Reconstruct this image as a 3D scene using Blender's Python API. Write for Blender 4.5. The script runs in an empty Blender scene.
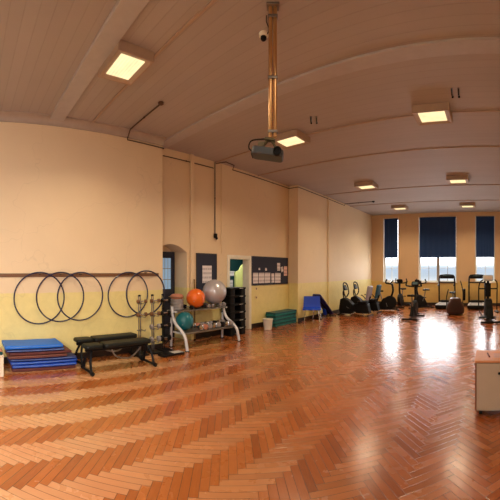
import bpy, bmesh, math, random
from mathutils import Vector, Matrix, Euler
random.seed(7)
S = bpy.context.scene
COL = S.collection
PI = math.pi
S.view_settings.view_transform = 'Standard'
S.view_settings.look = 'None'
S.view_settings.exposure = 0.0
S.view_settings.gamma = 1.0

# ------------------------------------------------------------------ materials
def lin(c):
    return tuple((x / 12.92 if x <= .04045 else ((x + .055) / 1.055) ** 2.4) for x in c)
def rgb(r, g, b):
    return lin((r / 255, g / 255, b / 255)) + (1.0,)

class NT:
    """small helper to write node maths"""
    def __init__(s, m):
        m.use_nodes = True
        s.t = m.node_tree; s.n = s.t.nodes; s.l = s.t.links
        s.n.clear()
        s.out = s.n.new('ShaderNodeOutputMaterial')
    def new(s, typ, **kw):
        o = s.n.new(typ)
        for k, v in kw.items(): setattr(o, k, v)
        return o
    def link(s, a, b): s.l.new(a, b)
    def setin(s, sock, v):
        if isinstance(v, bpy.types.NodeSocket): s.link(v, sock)
        else: sock.default_value = v
    def m(s, op, a, b=None, c=None):
        o = s.new('ShaderNodeMath', operation=op)
        s.setin(o.inputs[0], a)
        if b is not None: s.setin(o.inputs[1], b)
        if c is not None: s.setin(o.inputs[2], c)
        return o.outputs[0]
    def mix(s, f, a, b, mode='MIX'):
        o = s.new('ShaderNodeMix', data_type='RGBA', blend_type=mode)
        s.setin(o.inputs['Factor'], f)
        s.setin([i for i in o.inputs if i.name == 'A' and i.type == 'RGBA'][0], a)
        s.setin([i for i in o.inputs if i.name == 'B' and i.type == 'RGBA'][0], b)
        return [i for i in o.outputs if i.type == 'RGBA'][0]
    def xyz(s, vec):
        o = s.new('ShaderNodeSeparateXYZ'); s.link(vec, o.inputs[0]); return o.outputs
    def comb(s, x, y, z):
        o = s.new('ShaderNodeCombineXYZ')
        for i, v in enumerate((x, y, z)): s.setin(o.inputs[i], v)
        return o.outputs[0]
    def noise(s, vec, scale, detail=3, rough=.55):
        o = s.new('ShaderNodeTexNoise')
        s.link(vec, o.inputs['Vector']); o.inputs['Scale'].default_value = scale
        o.inputs['Detail'].default_value = detail; o.inputs['Roughness'].default_value = rough
        return o.outputs['Fac']
    def bsdf(s, **kw):
        o = s.new('ShaderNodeBsdfPrincipled')
        for k, v in kw.items(): s.setin(o.inputs[k], v)
        s.link(o.outputs[0], s.out.inputs['Surface'])
        return o

def smooth(t, x, a, b):
    o = t.new('ShaderNodeMapRange', interpolation_type='SMOOTHSTEP')
    t.setin(o.inputs['Value'], x); o.inputs['From Min'].default_value = a; o.inputs['From Max'].default_value = b
    return o.outputs['Result']

MATS = {}
def mat(name, c, rough=.5, metal=0.0, var=.12, scale=8, bump=0.0, bscale=60, coat=0.0, spec=.5):
    """plain surface with a little procedural mottling"""
    if name in MATS: return MATS[name]
    M = bpy.data.materials.new(name); t = NT(M)
    pos = t.new('ShaderNodeTexCoord').outputs['Object']
    n = t.noise(pos, scale, 4)
    dark = tuple(x * (1 - var) for x in c[:3]) + (1,)
    light = tuple(min(1, x * (1 + var)) for x in c[:3]) + (1,)
    b = t.bsdf(Roughness=rough, Metallic=metal)
    t.link(t.mix(n, dark, light), b.inputs['Base Color'])
    b.inputs['Specular IOR Level'].default_value = spec
    if coat: b.inputs['Coat Weight'].default_value = coat
    if bump:
        bn = t.new('ShaderNodeBump'); bn.inputs['Strength'].default_value = bump; bn.inputs['Distance'].default_value = .01
        t.link(t.noise(pos, bscale, 3), bn.inputs['Height']); t.link(bn.outputs[0], b.inputs['Normal'])
    MATS[name] = M
    return M

def glow(name, c, strength):
    M = bpy.data.materials.new(name); t = NT(M)
    pos = t.new('ShaderNodeTexCoord').outputs['Object']
    x, y, z = t.xyz(pos)
    # ribbed prismatic cover, hotter towards the tube in the middle
    rib = t.m('MULTIPLY_ADD', t.m('SINE', t.m('MULTIPLY', y, 150.0)), .06, .94)
    hot = t.m('MULTIPLY_ADD', t.noise(pos, 5, 2), .5, .75)
    e = t.new('ShaderNodeEmission'); e.inputs['Color'].default_value = c
    t.link(t.m('MULTIPLY', t.m('MULTIPLY', rib, hot), strength), e.inputs['Strength'])
    t.link(e.outputs[0], t.out.inputs['Surface'])
    return M

def make_wall(name, upper, lower, dado=1.22):
    M = bpy.data.materials.new(name); t = NT(M)
    pos = t.new('ShaderNodeNewGeometry').outputs['Position']
    x, y, z = t.xyz(pos)
    n1 = t.noise(pos, 1.3, 5, .6); n2 = t.noise(pos, 9, 4); n3 = t.noise(pos, 45, 3)
    up = t.mix(n1, tuple(v * .93 for v in upper[:3]) + (1,), tuple(min(1, v * 1.05) for v in upper[:3]) + (1,))
    lo = t.mix(n2, tuple(v * .88 for v in lower[:3]) + (1,), tuple(min(1, v * 1.08) for v in lower[:3]) + (1,))
    edge = t.m('ADD', z, t.m('MULTIPLY', t.m('SUBTRACT', n2, .5), .03))
    f = smooth(t, edge, dado - .015, dado + .015)
    c = t.mix(f, lo, up)
    # hairline plaster cracks, faint level lines
    wv = t.new('ShaderNodeTexVoronoi', feature='DISTANCE_TO_EDGE'); wv.inputs['Scale'].default_value = .55
    wob = t.new('ShaderNodeVectorMath', operation='ADD'); t.link(pos, wob.inputs[0])
    nn = t.new('ShaderNodeTexNoise'); nn.inputs['Scale'].default_value = 2.0; t.link(pos, nn.inputs['Vector']); t.link(nn.outputs['Color'], wob.inputs[1])
    t.link(wob.outputs[0], wv.inputs['Vector'])
    crack = t.m('MULTIPLY', t.m('SUBTRACT', 1.0, smooth(t, wv.outputs['Distance'], 0.0, .006)), .13)
    c = t.mix(crack, c, tuple(v * .4 for v in upper[:3]) + (1,))
    b = t.bsdf(Roughness=.62)
    t.link(c, b.inputs['Base Color'])
    bn = t.new('ShaderNodeBump'); bn.inputs['Strength'].default_value = .18; bn.inputs['Distance'].default_value = .01
    t.link(t.m('ADD', n3, t.m('MULTIPLY', n2, 1.5)), bn.inputs['Height']); t.link(bn.outputs[0], b.inputs['Normal'])
    return M

def make_floor():
    M = bpy.data.materials.new('herringbone_parquet'); t = NT(M)
    W = .0719; n = 6
    pos = t.new('ShaderNodeNewGeometry').outputs['Position']
    x, y, z = t.xyz(pos)
    k = 1 / (math.sqrt(2) * W)
    u = t.m('MULTIPLY', t.m('ADD', x, y), k); v = t.m('MULTIPLY', t.m('SUBTRACT', y, x), k)
    i = t.m('FLOOR', u); j = t.m('FLOOR', v)
    fu = t.m('SUBTRACT', u, i); fv = t.m('SUBTRACT', v, j)
    mm = t.m('FLOORED_MODULO', t.m('SUBTRACT', i, j), 2.0 * n)
    h = t.m('LESS_THAN', mm, n - .5)
    nh = t.m('SUBTRACT', 1.0, h)
    inv = t.m('SUBTRACT', 2.0 * n - 1, mm)
    def sel(a, b):
        return t.m('ADD', t.m('MULTIPLY', h, a), t.m('MULTIPLY', nh, b))
    across = sel(fv, fu)
    along = sel(t.m('ADD', mm, fu), t.m('ADD', inv, fv))
    idx = sel(t.m('SUBTRACT', i, mm), i)
    idy = sel(j, t.m('SUBTRACT', j, inv))
    wn = t.new('ShaderNodeTexWhiteNoise', noise_dimensions='3D')
    t.link(t.comb(idx, idy, h), wn.inputs['Vector'])
    rnd = wn.outputs['Value']
    r2 = t.xyz(wn.outputs['Color'])
    d_ac = t.m('MINIMUM', across, t.m('SUBTRACT', 1.0, across))
    d_al = t.m('MINIMUM', along, t.m('SUBTRACT', float(n), along))
    d = t.m('MINIMUM', d_ac, d_al)
    gap = t.m('SUBTRACT', 1.0, smooth(t, d, .008, .05))
    # grain stretched along every block
    gv = t.comb(t.m('ADD', t.m('MULTIPLY', along, .28), t.m('MULTIPLY', rnd, 37.0)), t.m('ADD', t.m('MULTIPLY', across, 2.2), t.m('MULTIPLY', r2[1], 19.0)), 0.0)
    grain = t.noise(gv, 2.6, 5, .65)
    ramp = t.new('ShaderNodeValToRGB')
    el = ramp.color_ramp.elements
    el[0].position = 0.0; el[0].color = rgb(120, 66, 28)
    el[1].position = 1.0; el[1].color = rgb(194, 126, 66)
    e = el.new(.35); e.color = rgb(158, 90, 38)
    e = el.new(.7); e.color = rgb(174, 104, 48)
    tone = t.m('MULTIPLY_ADD', rnd, .55, t.m('MULTIPLY_ADD', grain, .65, -.12))
    t.link(tone, ramp.inputs[0])
    col = ramp.outputs[0]
    # lighter sheen of one block direction painted into the colour, strongest near left
    sheen_mask = smooth(t, t.m('ADD', y, t.m('MULTIPLY', x, .9)), 2.5, -2.8)
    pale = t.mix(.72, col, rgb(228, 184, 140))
    col = t.mix(t.m('MULTIPLY', h, t.m('MULTIPLY_ADD', sheen_mask, .78, .08)), col, pale)
    col = t.mix(t.m('MULTIPLY', t.m('SUBTRACT', 1.0, sheen_mask), .75), col, t.mix(1.0, col, (.72, .56, .42, 1), 'MULTIPLY'))  # darker tone painted in where that sheen fades
    big = t.noise(pos, .7, 3)
    col = t.mix(smooth(t, big, .35, .75), col, t.mix(.35, col, rgb(190, 92, 36)))
    kn = t.noise(gv, 1.1, 2)
    knot = t.m('MULTIPLY', smooth(t, kn, .74, .8), .7)
    col = t.mix(knot, col, rgb(60, 28, 14))
    col = t.mix(t.m('MULTIPLY', gap, .85), col, rgb(58, 26, 12))
    b = t.bsdf()
    t.link(col, b.inputs['Base Color'])
    rough = t.m('MULTIPLY_ADD', t.noise(pos, 6, 3), .14, .15)
    rough = t.m('ADD', rough, t.m('MULTIPLY', rnd, .07))
    t.link(rough, b.inputs['Roughness'])
    b.inputs['Coat Weight'].default_value = .6; b.inputs['Coat Roughness'].default_value = .19
    hgt = t.m('ADD', t.m('MULTIPLY', gap, -1.0), t.m('MULTIPLY', grain, .25))
    wavy = t.m('MULTIPLY', t.noise(pos, 3.2, 2), 2.2)
    bn = t.new('ShaderNodeBump'); bn.inputs['Strength'].default_value = .22; bn.inputs['Distance'].default_value = .004
    t.link(t.m('ADD', hgt, wavy), bn.inputs['Height'])
    t.link(bn.outputs[0], b.inputs['Normal']); t.link(bn.outputs[0], b.inputs['Coat Normal'])
    return M

def make_ceiling():
    M = bpy.data.materials.new('boarded_ceiling'); t = NT(M)
    pos = t.new('ShaderNodeNewGeometry').outputs['Position']
    x, y, z = t.xyz(pos)
    p = t.m('FRACT', t.m('MULTIPLY', y, 1 / .155))
    d = t.m('MINIMUM', p, t.m('SUBTRACT', 1.0, p))
    g = t.m('SUBTRACT', 1.0, smooth(t, d, 0.0, .07))
    bid = t.new('ShaderNodeTexWhiteNoise', noise_dimensions='1D'); t.link(t.m('FLOOR', t.m('MULTIPLY', y, 1 / .155)), bid.inputs['W'])
    n1 = t.noise(pos, .8, 4); n2 = t.noise(pos, 6, 4)
    c = t.mix(n1, rgb(168, 160, 158), rgb(184, 176, 174))
    c = t.mix(t.m('MULTIPLY', bid.outputs['Value'], .16), c, rgb(152, 142, 138))
    c = t.mix(t.m('MULTIPLY', t.m('MULTIPLY', g, n2), .4), c, rgb(120, 104, 98))
    b = t.bsdf(Roughness=.6); t.link(c, b.inputs['Base Color'])
    bn = t.new('ShaderNodeBump'); bn.inputs['Strength'].default_value = .3; bn.inputs['Distance'].default_value = .006
    t.link(t.m('ADD', t.m('MULTIPLY', g, -1.0), t.m('MULTIPLY', n2, .4)), bn.inputs['Height']); t.link(bn.outputs[0], b.inputs['Normal'])
    return M

def make_glass(name, tint=(1, 1, 1, 1)):
    M = bpy.data.materials.new(name); t = NT(M)
    a = t.new('ShaderNodeBsdfTransparent'); a.inputs[0].default_value = tint
    g = t.new('ShaderNodeBsdfGlossy'); g.inputs['Roughness'].default_value = .03
    mx = t.new('ShaderNodeMixShader'); fr = t.new('ShaderNodeFresnel'); fr.inputs[0].default_value = 1.35
    t.link(fr.outputs[0], mx.inputs[0]); t.link(a.outputs[0], mx.inputs[1]); t.link(g.outputs[0], mx.inputs[2])
    t.link(mx.outputs[0], t.out.inputs['Surface'])
    return M

def make_paper(name, base, ink, lines=60.0):
    """sheet with faint rows of print"""
    M = bpy.data.materials.new(name); t = NT(M)
    pos = t.new('ShaderNodeTexCoord').outputs['Object']
    x, y, z = t.xyz(pos)
    row = t.m('GREATER_THAN', t.m('SINE', t.m('MULTIPLY', z, lines)), .1)
    nz = t.noise(t.comb(t.m('MULTIPLY', y, 3.0), 0.0, t.m('FLOOR', t.m('MULTIPLY', z, lines / 6.283))), 14, 2)
    f = t.m('MULTIPLY', t.m('MULTIPLY', row, smooth(t, nz, .42, .5)), .45)
    b = t.bsdf(Roughness=.8); t.link(t.mix(f, base, ink), b.inputs['Base Color'])
    return M

M_WALL = make_wall('painted_plaster', rgb(228, 206, 172), rgb(230, 214, 146))
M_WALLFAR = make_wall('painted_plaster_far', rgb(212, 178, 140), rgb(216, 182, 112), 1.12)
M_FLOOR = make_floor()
M_CEIL = make_ceiling()
M_TRIM = mat('ceiling_paint', rgb(172, 158, 146), .55)
M_BEAM = mat('beam_paint', rgb(182, 178, 180), .5)
M_BOXING = mat('cream_gloss', rgb(232, 210, 160), .4)
M_WHITE = mat('white_gloss', rgb(232, 228, 212), .35)
M_RACK = mat('rack_white', rgb(206, 206, 212), .35)
M_FRAME = mat('window_frame_white', rgb(226, 222, 208), .4)
M_MULL = mat('mullion_grey', rgb(150, 136, 124), .5)
M_SKIRT = mat('dark_skirting', rgb(38, 24, 20), .45)
M_BLIND = mat('navy_blind', rgb(14, 52, 104), .8, var=.15, scale=30)
M_BLACK = mat('black_plastic', rgb(12, 12, 14), .55, var=.2, spec=.2)
M_BLACKM = mat('black_steel', rgb(16, 16, 19), .5, var=.2, spec=.2)
M_RUBBER = mat('black_rubber', rgb(13, 14, 14), .7, var=.2, spec=.2)
M_VINYL = mat('black_vinyl', rgb(13, 19, 18), .5, var=.2, spec=.3, bump=.05, bscale=90)
M_CHROME = mat('chrome', rgb(200, 200, 200), .22, 1.0)
M_STEEL = mat('grey_steel', rgb(140, 138, 136), .35, .9)
M_BRASS = mat('brass_tube', rgb(216, 176, 128), .28, .9, var=.05)
M_DARKPIPE = mat('dark_conduit', rgb(74, 50, 36), .5)
M_HOOP = mat('navy_hoop', rgb(20, 28, 66), .35, coat=.3)
M_RAIL = mat('brown_wood', rgb(112, 76, 48), .55, scale=20)
M_POLEW = mat('pole_wood', rgb(136, 104, 52), .5, scale=20)
M_SILVER = mat('silver_vinyl', rgb(186, 184, 192), .28, .35, var=.06, coat=.3)
M_ORANGE = mat('orange_vinyl', rgb(226, 104, 22), .32, var=.08, coat=.25)
M_TEAL = mat('teal_vinyl', rgb(0, 100, 112), .3, var=.08, coat=.3)
M_MATT = [mat('mat_bright_blue', rgb(4, 108, 214), .5, var=.06, bump=.05), mat('mat_blue', rgb(12, 70, 178), .5, var=.1),
          mat('mat_navy', rgb(14, 32, 100), .55, var=.12), mat('mat_maroon', rgb(92, 40, 40), .6, var=.15),
          mat('mat_brown', rgb(112, 66, 56), .6, var=.15), mat('mat_edge', rgb(120, 150, 200), .6)]
M_TEALMAT = mat('mat_teal_green', rgb(10, 116, 114), .45, var=.12, bump=.05)
M_TEALDK = mat('mat_teal_dark', rgb(2, 74, 78), .5, var=.12)
M_BLUECH = mat('blue_shell', rgb(0, 66, 200), .45, var=.08)
M_NAVY = mat('navy_vinyl', rgb(8, 20, 100), .45, var=.12)
M_BOARD = mat('navy_felt', rgb(44, 48, 66), .9, var=.15, scale=30)
M_BOARDFR = mat('board_frame', rgb(60, 52, 52), .5)
M_PAPER = make_paper('printed_paper', rgb(226, 220, 224), rgb(110, 100, 120))
M_PAPERP = make_paper('pink_paper', rgb(226, 190, 188), rgb(120, 90, 100))
M_PLATE = mat('grey_plates', rgb(146, 142, 144), .4, .3)
M_PINK = mat('pinkish_tan', rgb(176, 116, 92), .6)
M_BIN = mat('bin_white', rgb(222, 214, 204), .4)
M_GREY = mat('light_grey_plastic', rgb(186, 182, 180), .4)
M_SEATGREY = mat('grey_seat', rgb(150, 146, 160), .5)
M_SEATTEAL = mat('teal_seat', rgb(20, 78, 104), .5)
M_SCREEN = mat('screen', rgb(70, 96, 104), .2, coat=.5)
M_SCREENL = mat('screen_pale', rgb(198, 178, 160), .3)
M_DKBROWN = mat('dark_brown_plastic', rgb(64, 34, 30), .4, var=.2)
M_BELT = mat('treadmill_belt', rgb(160, 156, 156), .5)
M_CAB = mat('cabinet_beige', rgb(182, 168, 156), .5, var=.04)
M_CABTOP = mat('cabinet_top', rgb(204, 140, 100), .35, var=.08)
M_CABEDGE = mat('cabinet_edge', rgb(120, 66, 40), .45)
M_HOUSE = mat('lamp_housing', rgb(176, 154, 136), .5)
M_PROJ = mat('projector_grey', rgb(60, 66, 72), .4)
M_OLIVE = mat('bracket_olive', rgb(92, 84, 56), .5)
M_GLASS = make_glass('clear_glass')
M_DIFF = glow('lamp_diffuser', (1.0, .80, .42, 1), 1.35)
M_DOORNAVY = mat('door_navy', rgb(40, 44, 62), .45)
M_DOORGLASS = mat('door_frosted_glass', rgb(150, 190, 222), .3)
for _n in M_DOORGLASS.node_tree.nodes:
    if _n.type == 'BSDF_PRINCIPLED': _n.inputs['Emission Color'].default_value = rgb(150, 190, 225); _n.inputs['Emission Strength'].default_value = .35  # glow stands in for daylight behind the pane
M_GREENWALL = mat('yellow_green_wall', rgb(172, 182, 120), .6)
M_TEALWALL = mat('dark_teal_wall', rgb(14, 58, 62), .6)
M_BLUEWALL = mat('blue_wall', rgb(22, 74, 118), .6)
M_CREAMBOX = mat('cream_box', rgb(222, 208, 186), .5)
M_REDPEN = mat('dark_red', rgb(96, 30, 24), .5)

# ------------------------------------------------------------------ mesh builder
def smooth_path(pts, seg=6, closed=False):
    P = [Vector(p) for p in pts]; n = len(P); out = []
    rng = range(n if closed else n - 1)
    for i in rng:
        p0 = P[(i - 1) % n] if (closed or i > 0) else P[0] * 2 - P[1]
        p1 = P[i]; p2 = P[(i + 1) % n]
        p3 = P[(i + 2) % n] if (closed or i + 2 < n) else P[-1] * 2 - P[-2]
        for k in range(seg):
            t = k / seg
            out.append(.5 * ((2 * p1) + (p2 - p0) * t + (2 * p0 - 5 * p1 + 4 * p2 - p3) * t * t + (3 * p1 - p0 - 3 * p2 + p3) * t ** 3))
    if not closed: out.append(P[-1])
    return out

class MB:
    def __init__(s): s.v = []; s.f = []; s.mi = []; s.cur = 0
    def add(s, vs, fs):
        b = len(s.v); s.v += [Vector(x) for x in vs]
        for f in fs: s.f.append(tuple(b + k for k in f)); s.mi.append(s.cur)
        return s
    def slot(s, k): s.cur = k; return s
    def box(s, c, d, rot=None, taper=1.0):
        c = Vector(c); hx, hy, hz = d[0] / 2, d[1] / 2, d[2] / 2
        vs = []
        for z in (-1, 1):
            k = taper if z > 0 else 1
            for x, y in ((-1, -1), (1, -1), (1, 1), (-1, 1)):
                p = Vector((x * hx * k, y * hy * k, z * hz))
                if rot is not None: p = rot @ p
                vs.append(c + p)
        return s.add(vs, [(0, 3, 2, 1), (4, 5, 6, 7), (0, 1, 5, 4), (1, 2, 6, 5), (2, 3, 7, 6), (3, 0, 4, 7)])
    def box2(s, a, b):
        return s.box([(p + q) / 2 for p, q in zip(a, b)], [abs(q - p) for p, q in zip(a, b)])
    def rbox(s, c, d, r, rot=None, n=4):
        """box with rounded plan corners (in local xy), straight in z"""
        hx, hy = d[0] / 2, d[1] / 2; o = []
        for cx, cy, a0 in ((hx - r, hy - r, 0), (-hx + r, hy - r, 90), (-hx + r, -hy + r, 180), (hx - r, -hy + r, 270)):
            for k in range(n + 1):
                a = math.radians(a0 + 90 * k / n); o.append((cx + r * math.cos(a), cy + r * math.sin(a)))
        return s.prism(o, -d[2] / 2, d[2] / 2, c, rot)
    def prism(s, outline, z0, z1, c=(0, 0, 0), rot=None):
        c = Vector(c); n = len(outline); vs = []
        for z in (z0, z1):
            for x, y in outline:
                p = Vector((x, y, z))
                vs.append(c + (rot @ p if rot is not None else p))
        fs = [tuple(range(n - 1, -1, -1)), tuple(range(n, 2 * n))]
        fs += [(k, (k + 1) % n, n + (k + 1) % n, n + k) for k in range(n)]
        return s.add(vs, fs)
    def tube(s, pts, r, n=8, closed=False, caps=True):
        P = [Vector(p) for p in pts]; N = len(P); R = r if isinstance(r, (list, tuple)) else [r] * N
        T = []
        for i in range(N):
            a = P[(i - 1) % N] if closed or i > 0 else P[i]; b = P[(i + 1) % N] if closed or i < N - 1 else P[i]
            T.append((b - a).normalized())
        up = Vector((0, 0, 1)) if abs(T[0].z) < .9 else Vector((1, 0, 0))
        x = T[0].cross(up).normalized(); vs = []
        for i in range(N):
            x = (x - T[i] * x.dot(T[i])).normalized(); y = T[i].cross(x)
            for k in range(n):
                a = 2 * PI * k / n
                vs.append(P[i] + (x * math.cos(a) + y * math.sin(a)) * R[i])
        fs = []
        for i in range(N if closed else N - 1):
            j = (i + 1) % N
            for k in range(n):
                fs.append((i * n + k, i * n + (k + 1) % n, j * n + (k + 1) % n, j * n + k))
        if caps and not closed:
            fs += [tuple(range(n - 1, -1, -1)), tuple((N - 1) * n + k for k in range(n))]
        return s.add(vs, fs)
    def cyl(s, p0, p1, r0, r1=None, n=16):
        return s.tube([p0, p1], [r0, r0 if r1 is None else r1], n)
    def lathe(s, prof, c, axis='z', n=24):
        """profile of (radius, height) turned round the axis"""
        c = Vector(c); vs = []
        for r, h in prof:
            for k in range(n):
                a = 2 * PI * k / n; p = (r * math.cos(a), r * math.sin(a), h)
                if axis == 'x': p = (p[2], p[0], p[1])
                if axis == 'y': p = (p[1], p[2], p[0])
                vs.append(c + Vector(p))
        m = len(prof); fs = []
        for i in range(m - 1):
            for k in range(n):
                fs.append((i * n + k, i * n + (k + 1) % n, (i + 1) * n + (k + 1) % n, (i + 1) * n + k))
        fs += [tuple(range(n - 1, -1, -1)), tuple((m - 1) * n + k for k in range(n))]
        return s.add(vs, fs)
    def ball(s, c, r, seg=24, rings=14, sq=(1, 1, 1)):
        c = Vector(c); vs = [c + Vector((0, 0, -r * sq[2]))]; fs = []
        for i in range(1, rings):
            a = -PI / 2 + PI * i / rings
            for k in range(seg):
                b = 2 * PI * k / seg
                vs.append(c + Vector((r * sq[0] * math.cos(a) * math.cos(b), r * sq[1] * math.cos(a) * math.sin(b), r * sq[2] * math.sin(a))))
        vs.append(c + Vector((0, 0, r * sq[2]))); L = len(vs) - 1
        for k in range(seg): fs.append((0, 1 + (k + 1) % seg, 1 + k))
        for i in range(rings - 2):
            for k in range(seg):
                a = 1 + i * seg; b = a + seg
                fs.append((a + k, a + (k + 1) % seg, b + (k + 1) % seg, b + k))
        a = 1 + (rings - 2) * seg
        for k in range(seg): fs.append((a + k, a + (k + 1) % seg, L))
        return s.add(vs, fs)
    def sheet(s, prof, w, th, axis='x'):
        """profile of (y, z) swept across x with thickness"""
        P = [Vector((0, p[0], p[1])) for p in prof]; N = len(P); nr = []
        for i in range(N):
            t = (P[min(i + 1, N - 1)] - P[max(i - 1, 0)]).normalized(); nr.append(Vector((0, -t.z, t.y)))
        vs = []
        for i in range(N):
            for sx, so in ((-1, 0), (1, 0), (1, 1), (-1, 1)):
                q = P[i] + nr[i] * th * so; vs.append((sx * w[i] / 2 if isinstance(w, list) else sx * w / 2, q.y, q.z))
        fs = [(0, 1, 2, 3), tuple((N - 1) * 4 + k for k in (3, 2, 1, 0))]
        for i in range(N - 1):
            for k in range(4): fs.append((i * 4 + k, (i + 1) * 4 + k, (i + 1) * 4 + (k + 1) % 4, i * 4 + (k + 1) % 4))
        return s.add(vs, fs)
    def build(s, name, m, parent=None, bevel=0, ang=35, seg=2):
        me = bpy.data.meshes.new(name)
        me.from_pydata([tuple(v) for v in s.v], [], s.f)
        for mm in (m if isinstance(m, (list, tuple)) else [m]): me.materials.append(mm)
        for p, k in zip(me.polygons, s.mi): p.material_index = k
        bm = bmesh.new(); bm.from_mesh(me); bmesh.ops.recalc_face_normals(bm, faces=bm.faces)
        bm.to_mesh(me); bm.free()
        for p in me.polygons: p.use_smooth = True
        me.set_sharp_from_angle(angle=math.radians(ang))
        o = bpy.data.objects.new(name, me); COL.objects.link(o)
        if parent: o.parent = parent
        if bevel:
            md = o.modifiers.new('bevel', 'BEVEL'); md.width = bevel; md.segments = seg; md.limit_method = 'ANGLE'; md.angle_limit = math.radians(40)
            md.harden_normals = False
        return o

def tag(o, label, cat, group=None):
    o['label'] = label; o['category'] = cat
    if group: o['group'] = group
    return o
def thing(name, label, cat, loc=(0, 0, 0), rz=0, group=None, rot=None):
    o = bpy.data.objects.new(name, None); COL.objects.link(o)
    o.empty_display_size = .1
    o.location = loc; o.rotation_euler = rot if rot else (0, 0, rz)
    return tag(o, label, cat, group)
def struct(name, mb, m, bevel=0):
    o = mb.build(name, m, None, bevel); o['kind'] = 'structure'; return o
def dup(root, loc, label, rz=0, group=None, rot=None, remap=None):
    r = root.copy(); COL.objects.link(r); r.location = loc; r.rotation_euler = rot if rot else (0, 0, rz)
    r['label'] = label
    if group: r['group'] = group
    def sw(o):
        if remap and o.type == 'MESH':
            mats = [mm for mm in o.data.materials]
            if any(mm in remap for mm in mats):
                o.data = o.data.copy()
                for k, mm in enumerate(mats): o.data.materials[k] = remap.get(mm, mm)
    sw(r)
    for ch in list(root.children):
        c = ch.copy(); COL.objects.link(c); c.parent = r; sw(c)
        for g in list(ch.children):
            d = g.copy(); COL.objects.link(d); d.parent = c; sw(d)
    return r
def R3(x=0, y=0, z=0): return Euler((x, y, z)).to_matrix()

# ------------------------------------------------------------------ room (metres: x to the right, y down the hall, z up)
XL, XR, YF, YB, ZC = -5.82, .80, 15.5, -2.2, 4.34   # left wall face, right wall, far wall, back wall, ceiling
XREC = -6.17                                        # recessed stretch of the left wall
Y1, Y2 = 3.89, 8.9                                  # where the recess starts and ends

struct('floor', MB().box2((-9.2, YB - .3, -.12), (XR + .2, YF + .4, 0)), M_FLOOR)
struct('ceiling', MB().box2((XREC - .3, YB - .2, ZC), (XR + .2, YF + .3, ZC + .12)), M_CEIL)

# left wall: near stretch, recess with an arched alcove and a doorway, far stretch
m = MB()
m.box2((XREC - .46, YB - .2, 0), (XL, Y1, ZC))
m.box2((XREC - .2, Y2, 0), (XL, YF, ZC))
# recess wall as one outline in (y, z) with two notches
AY0, AY1 = Y1 + .02, 4.80
DY0, DY1, DZ = 6.18, 6.98, 1.96
o = [(Y1, 0), (AY0, 0), (AY0, 2.05)]
for k in range(1, 12):
    t = k / 12; o.append((AY0 + (AY1 - AY0) * t, 2.05 + .17 * math.sin(PI * t)))
o += [(AY1, 2.05), (AY1, 0), (DY0, 0), (DY0, DZ), (DY1, DZ), (DY1, 0), (Y2, 0), (Y2, ZC), (Y1, ZC)]
toX = Matrix(((0, 0, 1), (1, 0, 0), (0, 1, 0)))     # outline x->world y, outline y->world z, extrusion->world x
m.prism(o, XREC - .2, XREC, (0, 0, 0), toX)
w = struct('wall_left', m, M_WALL)
bm = bmesh.new(); bm.from_mesh(w.data); bmesh.ops.triangulate(bm, faces=[f for f in bm.faces if len(f.verts) > 4]); bm.to_mesh(w.data); bm.free()
for p in w.data.polygons: p.use_smooth = False

# alcove lining behind the arch
m = MB()
pts = [(AY1, 0), (AY1, 2.05)] + [(AY1 - (AY1 - AY0) * k / 12, 2.05 + .17 * math.sin(PI * k / 12)) for k in range(1, 12)] + [(AY0, 2.05)]
for a, b in zip(pts, pts[1:]):
    m.add([(XREC - .2, a[0], a[1]), (XREC - .5, a[0], a[1]), (XREC - .5, b[0], b[1]), (XREC - .2, b[0], b[1])], [(0, 1, 2, 3)])
m.box2((XREC - .56, AY0 - .02, 0), (XREC - .5, AY1 + .1, 2.4))
struct('trim_1', m, M_WALL)
# dark glazed door at the back of the alcove
dx = XREC - .46
d = struct('door_1', MB().box2((dx - .03, AY0 + .02, .004), (dx, AY1 - .02, 2.07)), M_DOORNAVY)
def sub(name, mb, m, parent, bevel=0):
    return mb.build(name, m, parent, bevel)
gl = sub('door_glass', MB().box2((dx + .001, AY0 + .12, 1.18), (dx + .008, 4.66, 1.92)), M_DOORGLASS, d)
m = MB()
for zz in (1.40, 1.66): m.box2((dx + .0085, AY0 + .12, zz), (dx + .014, 4.66, zz + .015))
for yy in (4.30, 4.48, 4.57): m.box2((dx + .0085, yy, 1.18), (dx + .012, yy + .008, 1.92))
sub('glazing_bar', m, M_MULL, gl)
sub('door_handle', MB().tube([(dx + .001, 4.68, 1.0), (dx + .05, 4.68, 1.0), (dx + .05, 4.56, 1.0)], .01), M_CHROME, d)

# doorway lining and the room behind it
m = MB()
for yy in (DY0, DY1 - .03):
    m.box2((XREC - .22, yy, 0), (XREC + .012, yy + .03, DZ))
m.box2((XREC - .22, DY0, DZ - .03), (XREC + .012, DY1, DZ))
m.box2((XREC, DY0 - .07, 0), (XREC + .02, DY0, DZ + .07)); m.box2((XREC, DY1, 0), (XREC + .02, DY1 + .07, DZ + .07)); m.box2((XREC, DY0, DZ), (XREC + .02, DY1, DZ + .07))
struct('trim_2', m, M_WHITE, .004)
struct('wall_corridor', MB().box2((-8.3, 5.0, 0), (-8.2, 10.2, 2.6)), M_TEALWALL)
struct('wall_corridor_end', MB().box2((-8.2, 10.1, 0), (XREC - .21, 10.2, 2.6)), M_TEALWALL)
struct('wall_corridor_near', MB().box2((-8.2, 5.0, 0), (XREC - .21, 5.1, 2.6)), M_TEALWALL)
struct('ceiling_corridor', MB().box2((-8.3, 5.0, 2.6), (XREC - .21, 10.2, 2.7)), M_BLUEWALL)
# pale yellow-green partition seen through the doorway, its top edge sloping
m = MB().prism([(7.88, 0), (9.9, 0), (9.9, 2.3), (8.5, 1.95), (8.2, 1.80), (8.05, 1.62), (7.88, 1.58)], -7.62, -7.56, (0, 0, 0), toX)
struct('partition_corridor', m, M_GREENWALL)

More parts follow.
